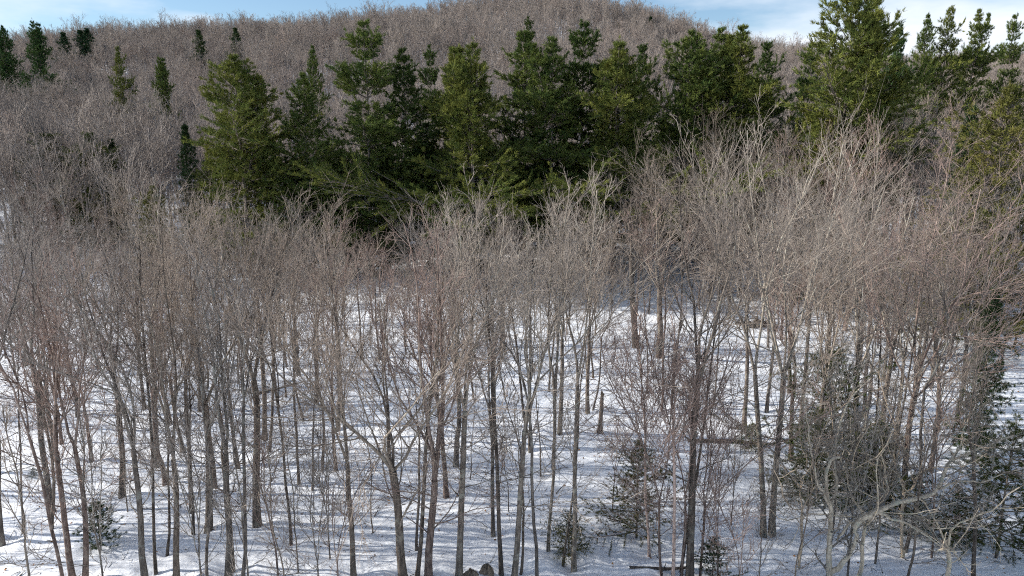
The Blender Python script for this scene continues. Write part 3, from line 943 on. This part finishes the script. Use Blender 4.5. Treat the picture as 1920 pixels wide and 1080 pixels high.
# ------------------------------------------------------------------ the crooked birch at the lower right
def crooked():
    rng = np.random.default_rng(9)
    g0 = ground(1556, 1092)
    yb = g0[1]

    def path(lst):
        return np.array([at(1280 + x / 3.0, 720 + y / 3.0, yb + dy) for x, y, dy in lst]) - g0

    def resample(p, n):
        s = np.concatenate([[0], np.cumsum(np.linalg.norm(np.diff(p, axis=0), axis=1))])
        t = np.linspace(0, s[-1], n)
        return np.stack([np.interp(t, s, p[:, k]) for k in range(3)], 1), s[-1]
    px = FPX / (yb * CP + CAM_Z * SP)
    specs = [('trunk', [(828, 1140, 0), (822, 1000, 0), (826, 880, .1), (836, 700, .2), (806, 600, .1), (804, 520, 0), (818, 450, 0), (846, 412, .1), (888, 412, .3)], 6.2, 2.6),
             ('limb', [(826, 1060, 0), (880, 1030, -.2), (940, 950, -.3), (978, 870, -.3), (972, 772, -.2), (930, 790, .1), (868, 880, .2)], 5.6, 2.0),
             ('limb', [(960, 810, -.3), (1000, 762, -.3), (1090, 722, -.3), (1200, 664, -.1), (1330, 645, .1), (1410, 622, .2), (1450, 550, .3), (1500, 432, .5), (1600, 398, .8), (1720, 340, 1.1), (1900, 275, 1.5)], 5.6, 0.8),
             ('limb', [(1100, 722, -.3), (1270, 792, -.8), (1370, 850, -1.1), (1470, 925, -1.4), (1530, 950, -1.6)], 3.0, 0.8),
             ('limb', [(1440, 590, .2), (1560, 545, 0), (1700, 552, -.3), (1800, 500, -.5), (1900, 482, -.6)], 2.4, 0.6),
             ('limb', [(835, 690, .2), (870, 560, .7), (850, 420, 1.0), (880, 230, 1.2), (960, 60, 1.5), (1060, -30, 1.8)], 3.4, 0.9),
             ('limb', [(836, 700, .2), (760, 560, -.4), (720, 380, -.8), (700, 200, -1.0), (680, 60, -1.1)], 2.6, 0.7),
             ('limb', [(1500, 432, .5), (1570, 330, .7), (1580, 250, .8), (1650, 120, 1.0)], 2.0, 0.6)]
    out = []
    P, Rr, LL = [], [], []
    for nm, lst, ra, rb in specs:
        p, L = resample(path(lst), 22)
        p[1:-1] += rng.normal(0, 0.02, (20, 3))
        r = 0.95 * np.linspace(ra, rb, 22) / px * rng.uniform(0.93, 1.07, 22)
        g = Geo()
        tube(g, p[None], r[None], 9, 0, cap=True)
        out.append((nm, g.mesh('crooked_' + nm, [M_YBIRCH])))
        P.append(p); Rr.append(r); LL.append(L)
    P, Rr, LL = np.array(P), np.array(Rr), np.array(LL)
    p2, r2, L2, _ = spawn(rng, P, Rr, LL, np.round(LL * 1.2).astype(int), .1, 1.0, .9, .25, .32, .30, .45, .42, .015, 7, .10, .17)
    L2 = np.minimum(L2, 3)
    p3, r3, L3, _ = spawn(rng, p2, r2, L2, 7, .15, 1.0, .7, .2, .6, .4, .3, .6, .009, 4, .06, .14)
    p4, r4, L4, _ = spawn(rng, p3, r3, L3, 5, .2, 1.0, .65, .2, .6, .4, .3, .6, .0065, 3, .05, .13)
    g = Geo()
    tube(g, p2, r2, 5); tube(g, p3, r3, 4); tube(g, p4, r4, 3)
    out.append(('crown', g.mesh('crooked_crown', [M_LIMB])))
    put('crooked_birch_tree', out, g0, 'old crooked birch with a hooked top and a long pale limb reaching right', 'birch', wood=(1, 1, 1))


crooked()


# ------------------------------------------------------------------ deadwood, boulders, litter
def log_mesh(name, L, r, seed, mat, stubs=4, k=9):
    rng = np.random.default_rng(seed)
    p, rad = grow(rng, np.array([[0, 0, 0.0]]), np.array([[1.0, 0, 0]]), np.array([L]), np.array([r]), np.array([r * .55]), 12, 0, 0.03)
    g = Geo()
    tube(g, p, rad, k, 0, cap=True)
    q, qr, _, _ = spawn(rng, p, rad, np.array([L]), stubs, .2, .95, 1.0, .2, .10, .14, .4, .4, .02, 4, .03, .12)
    tube(g, q, qr, 5, 0, cap=True)
    return g.mesh(name, [mat])


LOGS = [(1290, 828, 1520, 836, .13, 'long dark fallen log lying across the snow behind the small round bush'),
        (480, 742, 575, 716, .16, 'dark snow-edged log on the bank below the central pines'),
        (1600, 628, 1670, 640, .12, 'short fallen log in shade behind the pale bare tree'),
        (1430, 838, 1500, 824, .08, 'thin broken bough resting by the fallen log'),
        (1180, 1068, 1290, 1076, .10, 'dark fallen bough at the lower border beside the white birch')]
for k, (x0, y0, x1, y1, r, label) in enumerate(LOGS):
    a, b = ground(x0, y0), ground(x1, y1)
    d = b - a
    L = float(np.linalg.norm(d))
    o = link_mesh('fallen_log', log_mesh('fallen_log', L, r, 50 + k, M_BARK))
    o.location = a + np.array((0, 0, r * .5))
    o.rotation_euler = (0, -math.asin(d[2] / L), math.atan2(d[1], d[0]))
    o.color = (*DARK, 1)
    tag(o, label, 'log')

# broken stump
b = ground(1124, 812)
d_ = float(at(1124, 738, b[1])[2] - b[2])
g = Geo()
n = 8
pp = np.stack([np.linspace(0, 0.12, n), np.zeros(n), np.linspace(-0.3, d_, n)], 1)[None]
rr = .72 * np.array([[.34, .30, .2, .19, .18, .17, .16, .12]])
tube(g, pp, rr, 10, 0, cap=True)
for a in range(4):
    q0 = np.array([0.12 + 0.08 * math.cos(a * 1.7), 0.08 * math.sin(a * 1.7), d_ - 0.1])
    tube(g, np.stack([q0, q0 + (0.02, 0, .15 + .12 * (a % 3))])[None], np.array([[.06, .01]]), 5, 0)
o = link_mesh('broken_stump', g.mesh('broken_stump', [M_DEAD]))
o.location = b
tag(o, 'short broken stump standing on the sunlit edge of the snow', 'stump')


def boulder(name, px, py, w, h, seed, mat, label, cat):
    rng = np.random.default_rng(seed)
    nu, nv = 40, 20
    th = np.arange(nu) / nu * 2 * math.pi
    ph = np.linspace(-0.5, math.pi / 2, nv)
    T, Pp = np.meshgrid(th, ph, indexing='ij')
    r = 1 + .16 * np.sin(3 * T + seed) * np.cos(Pp) + .12 * np.sin(5 * T + 2 * Pp + seed) + .06 * np.sin(11 * T + 7 * Pp) * np.sin(9 * Pp + 3 * T) + rng.normal(0, .035, T.shape)
    v = np.stack([w * r * np.cos(T) * np.cos(Pp), w * .8 * r * np.sin(T) * np.cos(Pp), h * r * np.sin(Pp)], -1).reshape(-1, 3)
    i, j = np.meshgrid(np.arange(nu), np.arange(nv - 1), indexing='ij')
    i2 = (i + 1) % nu
    q = np.stack([i * nv + j, i2 * nv + j, i2 * nv + j + 1, i * nv + j + 1], -1).reshape(-1, 4)
    g = Geo()
    g.add(v, q=q)
    o = link_mesh(name, g.mesh(name, [mat]))
    o.location = ground(px, py) - np.array((0, 0, .12))
    tag(o, label, cat)
    return o


boulder('boulder', 884, 1080, .36, .36, 3, M_DEAD, 'brown mossy boulder at the lower border right of the grey-green trunk', 'boulder')
boulder('boulder', 914, 1080, .30, .62, 5, M_DEAD, 'grey-brown boulder at the lower border below the slim bare tree', 'boulder')

# upturned root mass in the shade
rng = np.random.default_rng(4)
b = ground(1405, 612)
g = Geo()
N = 46
P0 = np.stack([rng.uniform(-1.3, 1.3, N), rng.uniform(-.5, .5, N), rng.uniform(.0, .5, N)], 1)
D0 = np.stack([rng.normal(0.5, .8, N), rng.normal(0, .5, N), rng.normal(.25, .25, N)], 1)
q, qr = grow(rng, P0, D0, rng.uniform(.6, 1.8, N), rng.uniform(.05, .12, N), np.full(N, .015), 6, -.03, .18)
tube(g, q, qr, 5, 0)
o = link_mesh('brush_pile', g.mesh('brush_pile', [M_BARK]))
o.location = b
o.color = (.45, .42, .40, 1)
tag(o, 'dark heap of fallen branches on the shaded snow, middle right', 'brush pile')

# ------------------------------------------------------------------ hillside wood
FAR = []
for k in range(7):
    d = hardwood(8000 + k, 14.0, [.4, .3, .5, .35, .45, .3, .4][k], [3, 4, 2, 5, 3, 4, 1][k], .38, .14, (0, 0), dens=.76, twig=.0135, side=2, far=True, reach=.42, ang=.55)
    FAR.append([('trunk', d['trunk'].mesh('far_trunk', [M_FAR])), ('crown', d['crown'].mesh('far_crown', [M_FAR]))])

pts = []
y = 86.0
while y < 436:
    w = 0.80 * y + 22
    sp = 4.1
    x = -w + rs.uniform(0, sp)
    while x < w:
        xx, yy = x + rs.normal(0, 1.1), y + rs.normal(0, 1.1)
        if yy > 104 or xx / yy < -0.45 or xx / yy > 0.52:
            pts.append((xx, yy))
        x += sp
    y += sp
pts = np.array(pts)
keep = rs.random(len(pts)) < np.clip(1.05 + 0.5 * wob(pts[:, 0], pts[:, 1], 17.0, .7), .35, 1.0)
for a, b_ in TREEPOS:
    keep &= (pts[:, 0] - a) ** 2 + (pts[:, 1] - b_) ** 2 > 4
pts = pts[keep]
vis = np.abs(pts[:, 0]) < 0.74 * pts[:, 1]
order = np.argsort(np.where(vis, pts[:, 1], 1e6))
single, rest = pts[order[:50]], pts[order[50:]]
for x, y in single:
    s = rs.uniform(.8, 1.25)
    e = put('bare_hardwood_tree', FAR[rs.integers(0, 7)], (x, y, float(zg(x, y))), 'bare grey tree at the very foot of the wooded hill', 'bare tree', 'bare trees at the foot of the hill', (s * 1.05, s * 1.05, s), rs.uniform(0, 6.28))

for tx, ty, v, wf, label in ((537, 20, 5, 1.25, 'big round-crowned bare tree standing out on the skyline left of the hill top'), (628, 10, 2, 1.0, 'bare tree poking above the skyline right of the big round-crowned one'),
                             (425, 34, 5, 1.0, 'bare dome-shaped tree on the skyline left of the big round-crowned one')):
    p = at(tx, ty, 385.0)
    zb = float(zg(p[0], p[1]))
    s = float(p[2] - zb) / 15.0
    put('bare_hardwood_tree', VAR[v], (p[0], p[1], zb), label, 'bare tree', None, (s * wf, s * wf, s), 1.0, wood=DARK)

fc = bpy.data.collections.new('far_tree_sources')      # sources only, never linked to the scene
for k, parts in enumerate(FAR):
    g = Geo()
    me = bpy.data.meshes.new('far_tree')
    # trunk and crown in one mesh
    import bmesh
    bm = bmesh.new()
    for _, m in parts:
        bm.from_mesh(m)
    bm.to_mesh(me)
    bm.free()
    me.materials.append(M_FAR)
    fc.objects.link(bpy.data.objects.new('far_tree_%d' % k, me))

fm = bpy.data.meshes.new('forest')
fv = np.stack([rest[:, 0], rest[:, 1], zg(rest[:, 0], rest[:, 1]) - .1], 1).astype(np.float32)
fm.vertices.add(len(fv))
fm.vertices.foreach_set('co', fv.ravel())
for nm, dat in (('siz', np.clip(rs.normal(1.0, .17, len(fv)) + .2 * wob(fv[:, 0], fv[:, 1], 21.0, 1.9), .6, 1.6)), ('rot', rs.uniform(0, 6.28, len(fv)))):
    a = fm.attributes.new(nm, 'FLOAT', 'POINT')
    a.data.foreach_set('value', dat.astype(np.float32))
a = fm.attributes.new('pick', 'INT', 'POINT')
a.data.foreach_set('value', rs.integers(0, 7, len(fv)).astype(np.int32))
fo = link_mesh('forest', fm)
tag(fo, 'grey-pink leafless wood covering the hill', 'forest', kind='stuff')
ng = bpy.data.node_groups.new('forest_nodes', 'GeometryNodeTree')
ng.interface.new_socket('Geometry', in_out='INPUT', socket_type='NodeSocketGeometry')
ng.interface.new_socket('Geometry', in_out='OUTPUT', socket_type='NodeSocketGeometry')
gi, go = ng.nodes.new('NodeGroupInput'), ng.nodes.new('NodeGroupOutput')
ci = ng.nodes.new('GeometryNodeCollectionInfo')
ci.inputs['Collection'].default_value = fc
ci.inputs['Separate Children'].default_value = True
ci.inputs['Reset Children'].default_value = True
ip = ng.nodes.new('GeometryNodeInstanceOnPoints')
ip.inputs['Pick Instance'].default_value = True


def named(nm, ty):
    q = ng.nodes.new('GeometryNodeInputNamedAttribute')
    q.data_type = ty
    q.inputs['Name'].default_value = nm
    return q.outputs['Attribute']


ng.links.new(gi.outputs[0], ip.inputs['Points'])
ng.links.new(ci.outputs[0], ip.inputs['Instance'])
ng.links.new(named('pick', 'INT'), ip.inputs['Instance Index'])
cx = ng.nodes.new('ShaderNodeCombineXYZ')
ng.links.new(named('rot', 'FLOAT'), cx.inputs['Z'])
ng.links.new(cx.outputs[0], ip.inputs['Rotation'])
ng.links.new(named('siz', 'FLOAT'), ip.inputs['Scale'])
ng.links.new(ip.outputs[0], go.inputs[0])
fo.modifiers.new('forest', 'NODES').node_group = ng

# ------------------------------------------------------------------ hollows round the trunks, twig litter on the snow
go_ = bpy.data.objects['ground'].data
gv = np.empty(len(go_.vertices) * 3, np.float32)
go_.vertices.foreach_get('co', gv)
gv = gv.reshape(-1, 3)
near = np.where((np.abs(gv[:, 0]) < 75) & (gv[:, 1] > 14) & (gv[:, 1] < 80))[0]
for a, b_ in TREEPOS:
    if b_ < 80 and abs(a) < 74:
        k_ = near[(np.abs(gv[near, 0] - a) < 2) & (np.abs(gv[near, 1] - b_) < 2)]
        r2_ = (gv[k_, 0] - a) ** 2 + (gv[k_, 1] - b_) ** 2
        gv[k_, 2] += (-0.22 * np.exp(-r2_ / 0.25) + 0.07 * np.exp(-((np.sqrt(r2_) - 1.1) / .4) ** 2)).astype(np.float32)
go_.vertices.foreach_set('co', gv.ravel())
go_.update()

rng = np.random.default_rng(31)
N = 2600
ly = rng.uniform(27, 62, N)
lx = rng.uniform(-.8, .8, N) * ly
P0 = np.stack([lx, ly, zg(lx, ly) + .015], 1)
D0 = np.stack([rng.normal(0, 1, N), rng.normal(0, 1, N), rng.normal(.03, .06, N)], 1)
q, qr = grow(rng, P0, D0, rng.exponential(.45, N) + .15, np.full(N, .012) + rng.exponential(.006, N), np.full(N, .005), 4, 0, .16)
q[:, :, 2] = np.maximum(q[:, :, 2], zg(q[:, :, 0], q[:, :, 1]) + .01)
g = Geo()
tube(g, q, qr, 3, 0)
N = 2600
ly = rng.uniform(27, 60, N)
lx = rng.uniform(-.8, .8, N) * ly
c = np.stack([lx, ly, zg(lx, ly) + .03], 1)
u_ = unit(np.stack([rng.normal(0, 1, N), rng.normal(0, 1, N), rng.normal(0, .25, N)], 1))
w_ = unit(np.cross(u_, np.array([[0, 0, 1.0]]) + rng.normal(0, .2, (N, 3))))
sz_ = rng.uniform(.03, .09, (N, 1))
v_ = np.stack([c - u_ * sz_, c + w_ * sz_ * .6 + (0, 0, .015), c + u_ * sz_, c - w_ * sz_ * .6], 1).reshape(-1, 3)
g.add(v_, q=np.arange(N * 4).reshape(-1, 4), mat=1)
lo_ = link_mesh('twig_litter', g.mesh('twig_litter', [M_BARK, M_DRYLEAF]))
tag(lo_, 'fallen twigs and brown leaves strewn over the snow', 'litter', kind='stuff')

if __name__ == '__main__':
    tot = sum(sum(len(p.vertices) - 2 for p in m.polygons) if False else len(m.loops) - 2 * len(m.polygons) for m in bpy.data.meshes)
    print('TRIS', tot, 'OBJECTS', len(bpy.data.objects), 'FOREST', len(fv))
